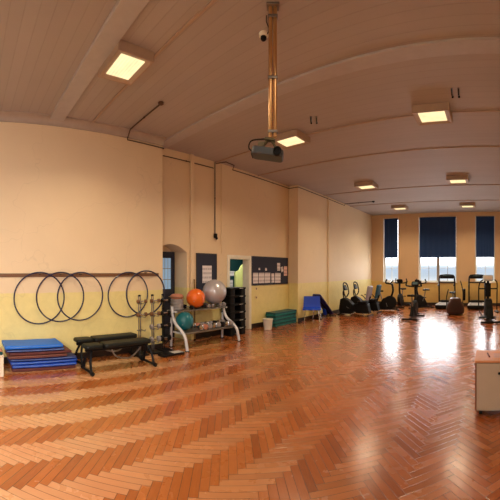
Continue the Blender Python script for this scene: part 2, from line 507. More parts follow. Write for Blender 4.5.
# pilaster boxing and thin pipes on the left wall
struct('trim_3', MB().box2((XREC, 4.88, 0), (XREC + .06, 4.98, ZC)), M_WALL, .01)
struct('trim_4', MB().cyl((XREC + .014, 5.90, 2.05), (XREC + .014, 5.90, ZC - .02), .012), M_WALL)
struct('trim_5', MB().cyl((XL + .025, 10.9, 0), (XL + .025, 10.9, ZC - .02), .02), M_WALL)

# skirting
struct('baseboard_recess', MB().box2((XREC, 5.0, 0), (XREC + .018, DY0 - .075, .13)).box2((XREC, DY1 + .075, 0), (XREC + .018, Y2, .13)), M_SKIRT)
struct('baseboard_left', MB().box2((XL, YB, 0), (XL + .018, Y1, .11)).box2((XL, Y2, 0), (XL + .018, YF, .11)), M_SKIRT)
struct('baseboard_far', MB().box2((XL + .02, YF - .02, 0), (XR, YF, .13)), M_SKIRT)

# cove at the top of the walls
def cove(y0, y1, x):
    m = MB(); n = 6; pr = [(x, ZC - .13), (x + .02, ZC - .13)]
    for k in range(n + 1):
        a = PI / 2 * k / n; pr.append((x + .14 - .11 * math.cos(a), ZC - .13 + .11 * math.sin(a)))
    pr += [(x + .14, ZC), (x, ZC)]
    return m.prism(pr, y0, y1, (0, 0, 0), Matrix(((1, 0, 0), (0, 0, 1), (0, 1, 0))))
struct('trim_6', cove(YB, Y1, XL), M_TRIM)
# ceiling beams (shallow painted boxes across the hall) and thin battens
for k, (yy, ww, dd) in enumerate(((1.62, .26, .045), (4.05, .26, .03))):
    struct('beam_%d' % (k + 1), MB().box2((XREC if yy > Y1 else XL, yy - ww / 2, ZC - dd), (XR, yy + ww / 2, ZC + .01)), M_BEAM, .01)
for k, yy in enumerate((2.28, 5.72, 7.35, 10.6, 12.9)):
    struct('batten_%d' % (k + 1), MB().box2((XREC if Y1 < yy < Y2 else XL, yy - .018, ZC - .022), (XR, yy + .018, ZC)), M_HOUSE, .004)

# right and back walls: out of shot; the right one has tall daylight openings behind the camera
m = MB()
ops = ((-1.6, -.1), (2.3, 3.3))
ycur = YB
for a, b in ((-1.7, -.4),):
    m.box2((XR, ycur, 0), (XR + .3, a, ZC)); m.box2((XR, a, 0), (XR + .3, b, 1.0)); m.box2((XR, a, 3.9), (XR + .3, b, ZC)); ycur = b
m.box2((XR, ycur, 0), (XR + .3, YF + .3, ZC))
struct('wall_right', m, M_WALL)
struct('wall_back', MB().box2((XREC - .46, YB - .2, 0), (XR + .3, YB, ZC)), M_WALL)

# far wall with three tall windows
wins = [(-5.22, -4.46), (-3.46, -1.66), (-.80, .12)]
WZ0, WZ1 = 1.10, 4.16
m = MB(); xc = XREC - .3
for a, b in wins:
    m.box2((xc, YF, 0), (a, YF + .32, ZC)); m.box2((a, YF, 0), (b, YF + .32, WZ0)); m.box2((a, YF, WZ1), (b, YF + .32, ZC)); xc = b
m.box2((xc, YF, 0), (XR + .3, YF + .32, ZC))
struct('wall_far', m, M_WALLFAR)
for k, (a, b) in enumerate(wins):
    yy = YF + .16
    m = MB(); fw = .055
    m.box2((a, yy, WZ0), (a + fw, yy + .06, WZ1)); m.box2((b - fw, yy, WZ0), (b, yy + .06, WZ1))
    m.box2((a + fw, yy, WZ1 - fw), (b - fw, yy + .06, WZ1)); m.box2((a + fw, yy, WZ0), (b - fw, yy + .06, WZ0 + fw))
    f = struct('window_%d' % (k + 1), m, M_FRAME)
    sub('window_reveal', MB().box2((a, YF + .002, WZ0), (a + .012, yy, WZ1)).box2((b - .012, YF + .002, WZ0), (b, yy, WZ1)), M_FRAME, f)
    sub('window_sill', MB().box2((a - .03, YF - .05, WZ0 - .04), (b + .03, yy, WZ0 + .004)), M_FRAME, f, .006)
    sub('window_glass', MB().box2((a + fw, yy + .028, WZ0 + fw), (b - fw, yy + .032, WZ1 - fw)), M_GLASS, f)
    m = MB()
    if k == 1:
        c = (a + b) / 2
        m.box2((c - .06, yy - .01, WZ0 + fw), (c + .06, yy + .06, WZ1 - fw))
        for q in (-1, 1): m.box2((c + q * .45 - .008, yy + .012, WZ0 + fw), (c + q * .45 + .008, yy + .05, WZ1 - fw))
        sub('mullion', m, M_MULL, f)
    else:
        c = (a + b) / 2
        m.box2((c - .01, yy + .012, WZ0 + fw), (c + .01, yy + .05, WZ1 - fw)); sub('mullion', m, M_FRAME, f)
    m = MB()
    m.box2((a + fw, yy + .012, 1.74), (b - fw, yy + .05, 1.757))
    sub('glazing_bar', m, M_FRAME, f)

# ------------------------------------------------------------------ roller blinds
bl = ['narrow navy roller blind pulled halfway down the left window, beside the corner',
      'wide navy roller blind pulled halfway down the broad middle window',
      'narrow navy roller blind pulled halfway down the window at the right edge']
for k, (a, b) in enumerate(wins):
    zb = 2.25
    t = thing('roller_blind', bl[k], 'blind', ((a + b) / 2, YF + .06, zb), 0, 'blinds on the far windows')
    hw = (b - a) / 2 - .045
    m = MB(); n = 24
    for i in range(n):                                  # gentle ripple in the cloth
        x0, x1 = -hw + 2 * hw * i / n, -hw + 2 * hw * (i + 1) / n
        y0, y1 = .006 * math.sin(i * 1.7), .006 * math.sin((i + 1) * 1.7)
        m.add([(x0, y0, 0), (x1, y1, 0), (x1, y1, 1.86), (x0, y0, 1.86)], [(0, 1, 2, 3)])
    m.build('blind_cloth', M_BLIND, t)
    MB().box((0, 0, .012), (2 * hw, .02, .03)).build('bottom_bar', M_BLIND, t, .004)
    MB().cyl((-hw, 0, 1.865), (hw, 0, 1.865), .028).build('roller', M_BLIND, t)

# ------------------------------------------------------------------ ceiling lights
LZ = 4.21
t0 = thing('ceiling_light', 'boxed ceiling light above the hoops, nearest the camera', 'ceiling light', (-3.85, 1.99, LZ), 0, 'ceiling lights')
m = MB(); hx, hy = .31, .25; H = ZC - LZ - .001
for sx in (-1, 1):
    m.box((sx * (hx - .012), 0, H / 2), (.024, hy * 2, H)); m.box((0, sx * (hy - .012), H / 2), (hx * 2 - .048, .024, H))
m.box((0, 0, H - .01), (hx * 2 - .04, hy * 2 - .04, .018))
m.build('housing', M_HOUSE, t0, .004)
m = MB()
for sx in (-1, 1):                                      # sloping tray round the diffuser
    m.add([(sx * .285, -.225, .004), (sx * .285, .225, .004), (sx * .222, .165, .03), (sx * .222, -.165, .03)], [(0, 1, 2, 3)])
    m.add([(-.285, sx * .225, .004), (.285, sx * .225, .004), (.222, sx * .165, .03), (-.222, sx * .165, .03)], [(0, 1, 2, 3)])
m.build('reflector_tray', M_HOUSE, t0)
MB().box((0, 0, .024), (.445, .33, .012)).build('diffuser', M_DIFF, t0)
LIGHTS = [(-3.85, 1.99), (-3.85, 5.63, 'boxed ceiling light just beyond the projector'), (-3.85, 9.78, 'left ceiling light of the pair in the middle distance'),
          (-3.85, 13.6, 'left ceiling light of the farthest pair, before the far windows'), (-1.01, 5.63, 'large boxed ceiling light over the right side, nearest on that side'),
          (-1.01, 9.78, 'right ceiling light of the pair in the middle distance'), (-1.01, 13.6, 'right ceiling light of the farthest pair, before the far windows')]
for q in LIGHTS[1:]:
    dup(t0, (q[0], q[1], LZ), q[2], 0, 'ceiling lights')

# ------------------------------------------------------------------ projector on its pole
PX, PY = -2.10, 2.74
t = thing('projector_pole', 'tall metal tube pole hanging from the ceiling and carrying the projector', 'pole', (PX, PY, ZC))
rp = Matrix.Rotation(.655, 3, 'Z')
m = MB()
for sx in (-1, 1): m.cyl(rp @ Vector((sx * .023, 0, -.02)), rp @ Vector((sx * .023, 0, -1.36)), .0205, n=14)
m.build('tube', M_BRASS, t)
MB().box((0, 0, -.012), (.13, .10, .022), rp).build('ceiling_plate', M_STEEL, t, .004)
for zz in (-.12, -.75, -1.30): MB().box((0, 0, zz), (.1, .055, .03), rp).build('clamp', M_STEEL, t, .004)
t = thing('projector', 'dark grey projector hung at the foot of the metal pole', 'projector', (PX - .04, PY - .02, 2.86), 0, None, Euler((.0, .16, .60)))
t.scale = (.87, .87, .95)
MB().rbox((0, 0, -.05), (.37, .25, .08), .05).build('body', M_PROJ, t, .012)
m = MB(); m.lathe([(.048, 0), (.05, .04), (.044, .055), (.036, .056), (.03, .03)], (.12, -.123, -.05), 'y'); 
for v in m.v: v.y = -.123 - (v.y + .123)
m.build('lens', M_BLACK, t)
m = MB()
for a, b in (((-.11, -.07, 0), (-.02, 0, .10)), ((.11, -.07, 0), (.02, 0, .10)), ((-.11, .07, 0), (-.02, 0, .10)), ((.11, .07, 0), (.02, 0, .10))): m.tube([a, b], .011, 6)
m.box((0, 0, .105), (.12, .09, .02)); m.box((-.09, -.02, .03), (.07, .1, .05)); m.box((.08, .05, .035), (.05, .06, .05))
m.build('bracket', M_OLIVE, t, .003)
m = MB().tube(smooth_path([(-.17, .05, -.04), (-.24, .03, .0), (-.22, 0, .07), (-.1, .02, .11), (-.02, 0, .12)]), .008, 6)
m.build('cable', M_BLACK, t)
m = MB()
for k in range(5): m.box((-.183, 0, -.09 + .017 * k), (.01, .16, .006))
m.build('vent', M_BLACK, t)

# dome camera beside the pole
t = thing('dome_camera', 'small white and black dome camera on the ceiling left of the pole', 'camera', (-2.43, 3.0, ZC))
MB().lathe([(.055, 0), (.055, -.03), (.045, -.04), (.03, -.042)], (0, 0, -.001)).build('base', M_WHITE, t)
MB().ball((0, -.004, -.055), .036, 16, 10).build('dome', M_BLACK, t)
tag(MB().tube(smooth_path([(-2.375, 3.0, ZC - .03), (-2.33, 2.97, ZC - .012), (-2.30, 2.90, ZC - .008), (-2.28, 2.86, ZC - .012), (-2.215, 2.78, ZC - .03)]), .006, 6).build('camera_cable', M_BLACK),
    'thin dark cable looping along the ceiling from dome camera to pole', 'cable')

# ceiling brackets for hanging gear
t0 = None
for (bx, by, lab) in ((-3.07, 5.22, 'small dark twin hook bracket on the ceiling right of the projector pole'), (-.565, 5.10, 'small dark twin hook bracket on the ceiling above the right-hand near light')):
    if t0 is None:
        t0 = thing('ceiling_hook', lab, 'hook', (bx, by, ZC), .5, 'ceiling hook brackets')
        MB().box((-.05, 0, -.008), (.03, .26, .014)).box((.05, 0, -.008), (.03, .26, .014)).build('mounting_plate', M_STEEL, t0, .003)
        for sx in (-.05, .05):
            MB().tube(smooth_path([(sx, -.11, -.015), (sx, -.11, -.06), (sx, -.07, -.08), (sx, -.04, -.06)]), .008, 6).build('hook', M_BLACK, t0)
            MB().ball((sx, .1, -.02), .017, 10, 6).build('bolt', M_BLACK, t0)
    else: dup(t0, (bx, by, ZC), lab, .05)

# ------------------------------------------------------------------ conduits
def conduit(name, pts, r, m, label, extra=None):
    t = thing(name, label, 'conduit', pts[0])
    o0 = Vector(pts[0])
    MB().tube([Vector(p) - o0 for p in pts], r, 8).build('pipe', m, t)
    if extra: extra(t, o0)
    for a, b in zip(pts, pts[1:]):
        L = (Vector(b) - Vector(a)).length; nn = int(L / 1.1)
        for k in range(1, nn + 1):
            c = Vector(a).lerp(Vector(b), k / (nn + 1)) - o0; d = (Vector(b) - Vector(a)).normalized()
            MB().tube([c - d * .012, c + d * .012], r + .006, 8).build('clip', m, t)
    return t
def rose(t, o0):
    MB().lathe([(.045, 0), (.045, -.03), (.02, -.035)], (0, 0, .02)).build('ceiling_box', M_DARKPIPE, t)
zc = ZC - .02; xr = XREC + .02; xl = XL + .02
conduit('conduit', [(-4.54, 3.0, zc), (xl + .14, 3.04, zc), (xl + .005, 3.05, zc - .13), (xl, 3.05, 4.17), (xl, Y1 + .012, 4.16), (xr, Y1 + .03, 4.15), (xr, 5.62, 4.16)], .0115, M_DARKPIPE,
        'dark conduit from the ceiling down and along the left wall above the hoops', rose)
def tapbox(t, o0):
    MB().box((.02, 0, -1.84), (.07, .07, .11)).ball((.03, .03, -1.90), .035, 12, 8).build('alarm_box', M_BLACK, t, .008)
conduit('conduit', [(xr, 5.67, ZC - .015), (xr, 5.67, 2.52)], .0115, M_DARKPIPE, 'vertical dark conduit on the recessed wall ending in a small black box', tapbox)
conduit('conduit', [(xr, 5.70, ZC - .05), (xr + .2, 5.86, zc), (xr + .15, 6.2, zc), (xr, 6.3, 4.26), (xr, Y2 - .02, 4.26), (xl, Y2 - .02, 4.26), (xl, 12.3, 4.26), (xl + .02, 12.3, zc), (-4.58, 12.3, zc)], .0125, M_DARKPIPE,
        'long dark conduit along the top of the left wall to the far sensor',
        lambda t, o0: MB().lathe([(.05, 0), (.05, -.025), (.03, -.05), (.012, -.055)], Vector((-4.55, 12.3, ZC - .002)) - o0).build('sensor', M_BLACK, t))

# ------------------------------------------------------------------ wall rail and hoops
t = thing('wall_rail', 'long brown wooden rail fixed on the left wall behind the hoops', 'rail', (XL, .58, 1.535))
MB().box((.011, 1.6, 0), (.02, 3.2, .066)).build('board', M_RAIL, t, .004)
hoops = [('navy hoop hanging on the rail, first from the left', 1.31, .455, 0.0), ('navy hoop hanging on the rail, middle of the left group of three', 1.69, .44, .028),
         ('navy hoop hanging on the rail, last of the left group of three', 2.06, .435, .056),
         ('navy hoop of the right pair, hanging lower behind its neighbour', 3.07, .435, .0), ('darker navy hoop of the right pair, hanging higher and in front', 3.435, .437, .05)]
for k, (lab, yy, r, off) in enumerate(hoops):
    ztop = 1.585 if k < 4 else 1.612
    pts = [(.0, r * math.cos(a), r * math.sin(a)) for a in [2 * PI * i / 64 for i in range(64)]]
    ob = MB().tube(pts, .0125 if k < 4 else .015, 10, True).build('hoop', M_HOOP)
    lean = math.asin(.034 / .9)            # hung on its peg, the foot of the hoop rests on the wall
    ob.location = (XL + (.0127 if k < 4 else .0152) + off + r * math.sin(lean), yy, ztop - r); ob.rotation_euler = (0, lean, 0)
    tag(ob, lab, 'hoop', 'hoops hanging on the wall rail')
    MB().cyl((.021, yy - .58, ztop - .035 - 1.535), (.075 + off, yy - .58, ztop - .030 - 1.535), .007, n=8).build('peg', M_BLACKM, t)

# ------------------------------------------------------------------ stack of exercise mats at the left
z = 0.002
layers = [(3, .055, .10, 1.78, .0, 'maroon gym mat at the bottom of the blue mat stack'), (1, .05, .10, 1.79, .03, 'blue gym mat second from the bottom of the left stack'),
          (1, .05, .07, 1.80, .0, 'blue gym mat third from the bottom of the left stack'), (2, .045, .06, 1.79, .02, 'navy gym mat in the middle of the left stack, under brown ones'),
          (4, .05, .03, 1.62, .06, 'brown gym mat in the left stack above the navy one'), (3, .045, .05, 1.70, .05, 'maroon gym mat second from the top of the left stack'),
          (2, .045, .0, 1.58, .03, 'dark navy gym mat right under the bright blue top mat'), (0, .06, -.02, 1.56, .0, 'bright blue gym mat on top of the left stack')]
for mi, th, y0, y1, xo, lab in layers:
    t = thing('gym_mat', lab, 'mat', (XL + .30 + xo * .3, .62 + (y0 + y1 - .55) / 2, z), random.uniform(-.025, .025), 'gym mats stacked by the left wall')
    L, W_ = (y1 - .62 - y0), .50
    m = MB(); N = 10; top = []; bot = []
    for i in range(N + 1):                      # slightly sagging slab
        yv = -L / 2 + L * i / N; sag = .004 * math.sin(i * 1.3 + mi)
        for xx in (-W_ / 2, W_ / 2): top.append((xx, yv, th - .006 + sag * .6 )); bot.append((xx, yv, .001))
    b = len(top); fs = []
    for i in range(N):
        a = 2 * i
        fs += [(a, a + 1, a + 3, a + 2), (b + a, b + a + 2, b + a + 3, b + a + 1), (a + 1, b + a + 1, b + a + 3, a + 3), (a, a + 2, b + a + 2, b + a)]
    fs += [(0, b, b + 1, 1), (2 * N, 2 * N + 1, b + 2 * N + 1, b + 2 * N)]
    m.add(top + bot, fs).build('pad', M_MATT[mi], t, .012, 40, 3)
    MB().tube([(W_ / 2 + .0005, -L / 2 + .02, th * .5), (W_ / 2 + .0005, L / 2 - .02, th * .5)], .0035, 6).build('piping', M_MATT[5] if mi < 3 else M_MATT[3], t)
    z += th + .003
# cream box at the very edge of the picture
t = thing('storage_box', 'cream storage box at the left end of the mat stack', 'box', (-5.18, .445, 0))
m = MB()
m.box((0, 0, .012), (.22, .29, .02))
for sx in (-1, 1): m.box((sx * .105, 0, .16), (.012, .29, .29)); m.box((0, sx * .14, .16), (.198, .012, .29))
m.build('box_body', M_CREAMBOX, t, .004)
MB().box((0, 0, .317), (.24, .30, .02)).build('lid', M_CREAMBOX, t, .006)
t = thing('folded_towel', 'dark teal folded towel on the cream box by the mats', 'towel', (-5.18, .46, .329))
for k in range(3): MB().rbox((0, 0, .011 + .021 * k), (.18 - .01 * k, .24, .018), .02).build('cloth_fold', M_TEALDK if k < 2 else M_PINK, t, .005)

# ------------------------------------------------------------------ weight benches
t0 = thing('weight_bench', 'black flat weight bench standing in front, beside the blue mats', 'bench', (-4.98, 2.47, 0), 0, 'black weight benches')
def bench_parts(t):
    MB().rbox((0, .12, .415), (.27, .86, .07), .05).build('seat_pad', M_VINYL, t, .022, 40, 3)
    MB().rbox((0, -.48, .413), (.25, .30, .065), .05).build('head_pad', M_VINYL, t, .022, 40, 3)
    m = MB(); m.tube([(0, -.60, .35), (0, .54, .35)], .026, 8); m.box((0, .1, .372), (.1, .8, .016)); m.build('frame_rail', M_BLACKM, t)
    for s in (-1, 1):
        for sx in (-1, 1):
            MB().tube(smooth_path([(0, s * .48, .345), (sx * .05, s * .52, .32), (sx * .12, s * .56, .18), (sx * .17, s * .565, .03)]), .021, 8).build('leg', M_BLACKM, t)
        MB().tube([(-.20, s * .565, .035), (.20, s * .565, .035)], .022, 8).build('foot_bar', M_BLACKM, t)
        for sx in (-1, 1):
            MB().lathe([(.02, -.02), (.034, -.018), (.034, .018), (.02, .02)], (sx * .21, s * .565, .035), 'x', 12).build('foot_cap', M_RUBBER, t)
    MB().tube(smooth_path([(0, -.15, .34), (0, -.05, .2), (0, .2, .16), (0, .4, .3)]), .015, 8).build('adjuster', M_STEEL, t)
bench_parts(t0)
dup(t0, (-5.50, 2.50, 0), 'black flat weight bench behind the other one, against the wall', .02)

# ------------------------------------------------------------------ dumbbells
def dumbbell(name, label, r, L, headmat, group, loc, rot):
    """axis along local y, resting on z=0"""
    t = thing(name, label, 'dumbbell', loc, 0, group, rot)
    MB().cyl((0, -L * .32, r), (0, L * .32, r), .013, n=8).build('handle', M_CHROME, t)
    for s in (-1, 1):
        prof = [(r * .55, 0), (r * .98, L * .03), (r, L * .12), (r * .98, L * .2), (r * .6, L * .23)]
        mm = MB().lathe(prof, (0, 0, r), 'y', 14)
        for v in mm.v: v.y = s * (v.y + L * .27)
        mm.build('head', headmat, t)
    return t
# dumbbell trees beside the benches
def tree_parts(t, dark=False):
    MB().rbox((0, 0, .018), (.30, .22, .034), .03).build('base_plate', M_BLACKM, t, .006)
    pm = M_BLACKM if dark else M_STEEL
    for s in (-1, 1):
        MB().tube([(-.06, s * .02, .035), (-.08, s * .02, 1.12)], .0095, 8).build('post', pm, t)
    for zz in (.2, .46, .72, .98):
        m = MB()
        for s in (-1, 1):
            m.tube([(-.068 - .012 * zz, s * .045, zz), (.07, s * .045, zz), (.07, s * .045, zz + .035)], .007, 6)
        m.box((-.067 - .014 * zz, 0, zz), (.014, .11, .02))
        m.build('peg', pm, t)
    MB().ball((-.08, 0, 1.13), .022, 10, 8, (1, 1.6, .8)).build('top_cap', M_BLACK, t)
trees = [(-5.60, 3.25, 'steel dumbbell tree nearest the weight benches', False), (-5.60, 3.55, 'steel dumbbell tree in the middle of three by the wall corner', False), (-5.60, 3.80, 'black dumbbell tree next to the ball rack', True)]
dbn = ['lowest', 'second lowest', 'second highest', 'topmost']; tn = ['tree nearest the benches', 'middle tree', 'black tree next to the ball rack']
for k, (tx, ty, lab, dk) in enumerate(trees):
    t = thing('dumbbell_tree', lab, 'dumbbell rack', (tx, ty, 0), 0, 'dumbbell trees by the left wall')
    tree_parts(t, dk)
    for q, zz in enumerate((.2, .46, .72, .98)):
        if k == 0 and q in (0, 1): continue
        r = (.060, .050, .042, .036)[q]
        hm = M_RAIL if (q >= 2 and k < 2) else (M_PLATE if k < 2 else M_BLACKM)
        dumbbell('dumbbell', 'small dumbbell, %s on the %s' % (dbn[q], tn[k]), r, .22, hm, 'dumbbells on the trees', (tx + .022, ty, zz + .009), (0, 0, 0))
# low dark foot plate with pale sheet
t = thing('step_board', 'low dark board with a pale sheet at the foot of the dumbbell trees', 'board', (-5.27, 3.72, 0))
MB().rbox((0, 0, .022), (.22, .5, .04), .03).build('board', M_BLACK, t, .008)
MB().box((.0, .12, .0435), (.17, .22, .003)).build('sheet', M_GREY, t)

# ------------------------------------------------------------------ ball and dumbbell rack
t = thing('dumbbell_rack', 'white framed two tier rack holding dumbbells and exercise balls', 'rack', (-5.28, 4.12, 0))
for yy in (0, 1.5):
    MB().tube(smooth_path([(0, yy, .012), (-.03, yy, .14), (-.08, yy, .28), (-.22, yy, .40), (-.40, yy, .50), (-.50, yy, .66), (-.53, yy, .86)], 5), .032, 10).build('leg', M_RACK, t)
    MB().tube(smooth_path([(-.56, yy, .012), (-.555, yy, .35), (-.545, yy, .62)], 5), .026, 10).build('leg', M_RACK, t)
    for xx in (0, -.56):
        MB().rbox((xx, yy, .007), (.09, .07, .013), .015).build('foot', M_RUBBER, t)
def tier(x0, x1, zz, y0, y1, name):
    m = MB()
    for xx in (x0, x1): m.box2((xx - .018, y0, zz - .03), (xx + .018, y1, zz))
    m.box2((x0 + .018, y0, zz - .012), (x1 - .018, y1, zz - .006))
    return m.build(name, M_STEEL, t, .004)
tier(-.50, -.12, .345, .035, 1.465, 'lower_tray'); tier(-.72, -.40, .770, .035, 1.465, 'upper_tray')
for yy in (.02, 1.48):
    MB().box2((-.73, yy - .012, .735), (-.38, yy + .012, .765)).build('tray_bracket', M_RACK, t)
    MB().box2((-.51, yy - .012, .31), (-.10, yy + .012, .34)).build('tray_bracket', M_RACK, t)
n = 9
for k in range(n):
    yy = 4.12 + .46 + k * .122
    if k in (1, 2, 6): continue
    hm = M_PLATE if k % 3 else M_BLACKM
    dumbbell('dumbbell', 'small grey dumbbell on the upper tray of the rack, number %s from its left end' % ['one', '', '', 'two', 'three', 'four', '', 'five', 'six'][k], .045, .32, hm, 'dumbbells on the upper tray',
             (-5.28 - .56, yy, .773), (0, 0, PI / 2))
for k in range(8):
    yy = 4.12 + .50 + k * .128
    dumbbell('dumbbell', 'larger chrome dumbbell on the lower tray of the rack, number %s from its left end' % ['one', 'two', 'three', 'four', 'five', 'six', 'seven', 'eight'][k], .061, .34, [M_CHROME, M_PINK, M_PLATE][k % 3] if k < 3 else [M_CHROME, M_PLATE, M_BLACKM][k % 3], 'dumbbells on the lower tray',
             (-5.28 - .31, yy, .348), (0, 0, PI / 2))
# stack of grey plates with a tan cushion on top, at the left end of the upper tray
zz = .773
for k in range(4):
    mm = MB().lathe([(.03, 0), (.03, .002), (.135, .002), (.143, .012), (.143, .046), (.135, .056), (.05, .056), (.03, .05)], (0, 0, 0), 'z', 28).build('weight_plate', M_PLATE)
    mm.location = (-5.88, 4.30, zz); zz += .0585
    tag(mm, 'grey round weight plate stacked on the rack, %s' % ['bottom of the pile', 'second from the bottom of the pile', 'third from the bottom of the pile', 'uppermost under the tan cushion'][k], 'weight plate', 'weight plates at the left end of the rack')
t = thing('balance_cushion', 'pinkish tan round cushion on top of the grey plate pile', 'cushion', (-5.88, 4.30, zz))
MB().lathe([(.03, 0), (.12, .004), (.145, .035), (.14, .075), (.1, .105), (.03, .115)], (0, 0, 0), 'z', 28).build('cushion_body', M_PINK, t)
MB().lathe([(.1455, .032), (.149, .036), (.149, .042), (.1455, .046)], (0, 0, 0), 'z', 28).build('seam_band', M_RAIL, t)
# balls
def gymball(name, label, c, r, m):
    t = thing(name, label, 'ball', (c[0], c[1], c[2] - r))
    mm = MB(); pr = []; N = 40
    for i in range(1, N):                       # shallow moulded rings round the ball
        a = -PI / 2 + PI * i / N; rr = r * (1 - .006 * (1 if i % 4 == 0 else 0))
        pr.append((rr * math.cos(a), r + rr * math.sin(a)))
    mm.lathe(pr, (0, 0, 0), 'z', 40); mm.build('shell', m, t, ang=60)
    MB().lathe([(.004, 0), (.016, .0), (.016, .004), (.006, .006)], (r * math.cos(-.3) * .62, -r * math.cos(-.3) * .78, r - r * .295), 'z', 10).build('valve_plug', M_GREY, t)
gymball('exercise_ball', 'orange exercise ball resting on the dumbbells of the rack', (-5.80, 4.763, 1.004), .212, M_ORANGE)
gymball('exercise_ball', 'large silver exercise ball resting on the rack beside the orange ball', (-5.78, 5.312, 1.128), .283, M_SILVER)
gymball('exercise_ball', 'teal exercise ball on the lower tray at the left end of the rack', (-5.68, 4.36, .349 + .196), .195, M_TEAL)
# leaning wooden pole
t = thing('wooden_pole', 'brown wooden pole standing upright behind the rack between door and board', 'pole', (-6.03, 4.925, 0))
MB().tube([(0, 0, .02), (-.02, 0, 1.42)], .019, 10).build('shaft', M_POLEW, t)
MB().lathe([(.02, 0), (.023, .004), (.023, .03), (.02, .034)], (0, 0, .001), 'z', 10).build('rubber_tip', M_RUBBER, t)

# black step platforms
s0 = None
pos = ['bottom', 'second from the bottom', 'third from the bottom', 'third from the top', 'second from the top', 'top']
for k in range(6):
    lab = 'black step platform, %s in the stack beside the doorway' % pos[k]
    loc = (-5.95, 6.13, .001 + k * .199)
    if s0 is None:
        s0 = thing('step_platform', lab, 'step', loc, 0, 'stacked step platforms')
        MB().rbox((0, 0, .175), (.36, .58, .045), .04).build('deck', M_RUBBER, s0, .01)
        for s in (-1, 1):
            MB().rbox((0, s * .19, .076), (.33, .17, .15), .03).build('riser', M_BLACK, s0, .008)
        MB().box((.182, .10, .176), (.004, .13, .014)).build('rim_highlight', M_GREY, s0)  # pale strip standing in for the highlight on the rim
    else: dup(s0, loc, lab, random.uniform(-.03, .03))

# ------------------------------------------------------------------ notice boards, papers, switches
def board(label, y0, y1, z0, z1, x):
    t = thing('notice_board', label, 'notice board', (x, (y0 + y1) / 2, z0))
    w_, h = y1 - y0, z1 - z0
    MB().box((.008, 0, h / 2), (.014, w_ - .02, h - .02)).build('felt', M_BOARD, t)
    m = MB()
    for s in (-1, 1):
        m.box((.011, s * (w_ / 2 - .01), h / 2), (.02, .02, h)); m.box((.011, 0, h / 2 + s * (h / 2 - .01)), (.02, w_ - .04, .02))
    m.build('frame', M_BOARDFR, t, .003)
board('tall navy notice board above the rack with one white sheet', 5.07, 5.74, 1.10, 2.04, XREC + .001)
board('wide navy notice board beside the doorway covered in pinned sheets', 7.06, 8.83, 1.20, 2.03, XREC + .001)
def sheet(label, y0, y1, z0, z1, m=None, rot=0):
    t = MB().box((0, 0, 0), (.003, y1 - y0, z1 - z0)).build('notice_sheet', m or M_PAPER)
    t.location = (XREC + .019, (y0 + y1) / 2, (z0 + z1) / 2); t.rotation_euler = (rot, 0, 0)
    tag(t, label, 'paper', 'papers pinned on the notice boards')
sheet('white printed sheet alone on the tall navy board', 5.26, 5.56, 1.32, 1.74)
sheet('white sheet at the lower left corner of the wide board', 7.12, 7.34, 1.26, 1.56)
sheet('second white sheet along the bottom row of the wide board', 7.37, 7.62, 1.26, 1.56)
sheet('third white sheet along the bottom row of the wide board', 7.64, 7.90, 1.26, 1.56)
sheet('narrow white sheet midway along the bottom row of the wide board', 7.96, 8.10, 1.26, 1.54, None, .03)
sheet('white sheet at the right of the bottom row of the wide board', 8.14, 8.42, 1.25, 1.55, None, -.03)
sheet('tall white notice pinned high on the right of the wide board', 8.25, 8.40, 1.62, 1.86, None, .02)
sheet('small tilted white note beside the tall notice on the wide board', 8.45, 8.56, 1.58, 1.74, None, .3)
sheet('pinkish sheet at the right edge of the wide board', 8.60, 8.78, 1.46, 1.76, M_PAPERP)
sheet('tiny pale note near the left top row of the wide board', 7.36, 7.43, 1.64, 1.70)
sheet('tiny pale note above the third bottom sheet of the wide board', 7.66, 7.74, 1.62, 1.70)
for zz, lab in ((1.11, 'small upper wall switch below the wide notice board'), (.86, 'small lower wall socket below the wide notice board')):
    t = thing('wall_switch', lab, 'switch', (XREC + .001, 7.27, zz), 0, 'switches below the notice board')
    MB().box((.008, 0, 0), (.016, .085, .085)).build('plate', M_BOXING, t, .004)
    MB().box((.019, 0, 0), (.008, .03, .05)).build('rocker', M_DARKPIPE, t, .002)
# sheets in the room through the doorway
for (yy, zz, w_, h, lab) in ((8.36, 1.52, .27, .17, 'white notice seen through the doorway, upper of two'), (8.33, 1.16, .17, .28, 'white notice seen through the doorway, lower of two')):
    ob = MB().box((0, 0, 0), (.004, w_, h)).build('notice_sheet', M_PAPER); ob.location = (-8.199, yy, zz)
    tag(ob, lab, 'paper', 'papers seen through the doorway')

# ------------------------------------------------------------------ bin, teal mats
t = thing('waste_bin', 'small white waste bin beside the teal mats', 'bin', (-5.72, 7.24, 0))
t.scale = (.95, .95, .87)
MB().lathe([(.105, .002), (.112, .01), (.142, .33), (.138, .33), (.108, .02)], (0, 0, 0), 'z', 28).build('bucket', M_BIN, t)
MB().lathe([(.138, .325), (.150, .327), (.150, .345), (.138, .345)], (0, 0, 0), 'z', 28).build('rim', M_BIN, t)
m0 = None; zz = .002
for k in range(4):
    lab = 'teal green folded mat, %s of the stack beside the white bin' % ['bottom', 'second from the bottom', 'second from the top', 'top'][k]
    loc = (-5.965 + (0, .03, .005, .02)[k], 8.20 + (.02, -.03, .015, 0)[k], zz)
    if m0 is None:
        m0 = thing('folded_mat', lab, 'mat', loc, 0, 'teal mats stacked by the recess wall')
        MB().rbox((0, 0, .026), (.36, 1.12, .047), .03).build('lower_fold', M_TEALMAT, m0, .015, 40, 3)
        MB().rbox((0, 0, .0755), (.36, 1.12, .047), .03).build('upper_fold', M_TEALDK, m0, .015, 40, 3)
        MB().box((.0, .545, .051), (.30, .03, .06)).build('hinge_seam', M_TEALDK, m0, .008)
    else: dup(m0, loc, lab, (-.02, .03, -.01)[k - 1])
    zz += .103

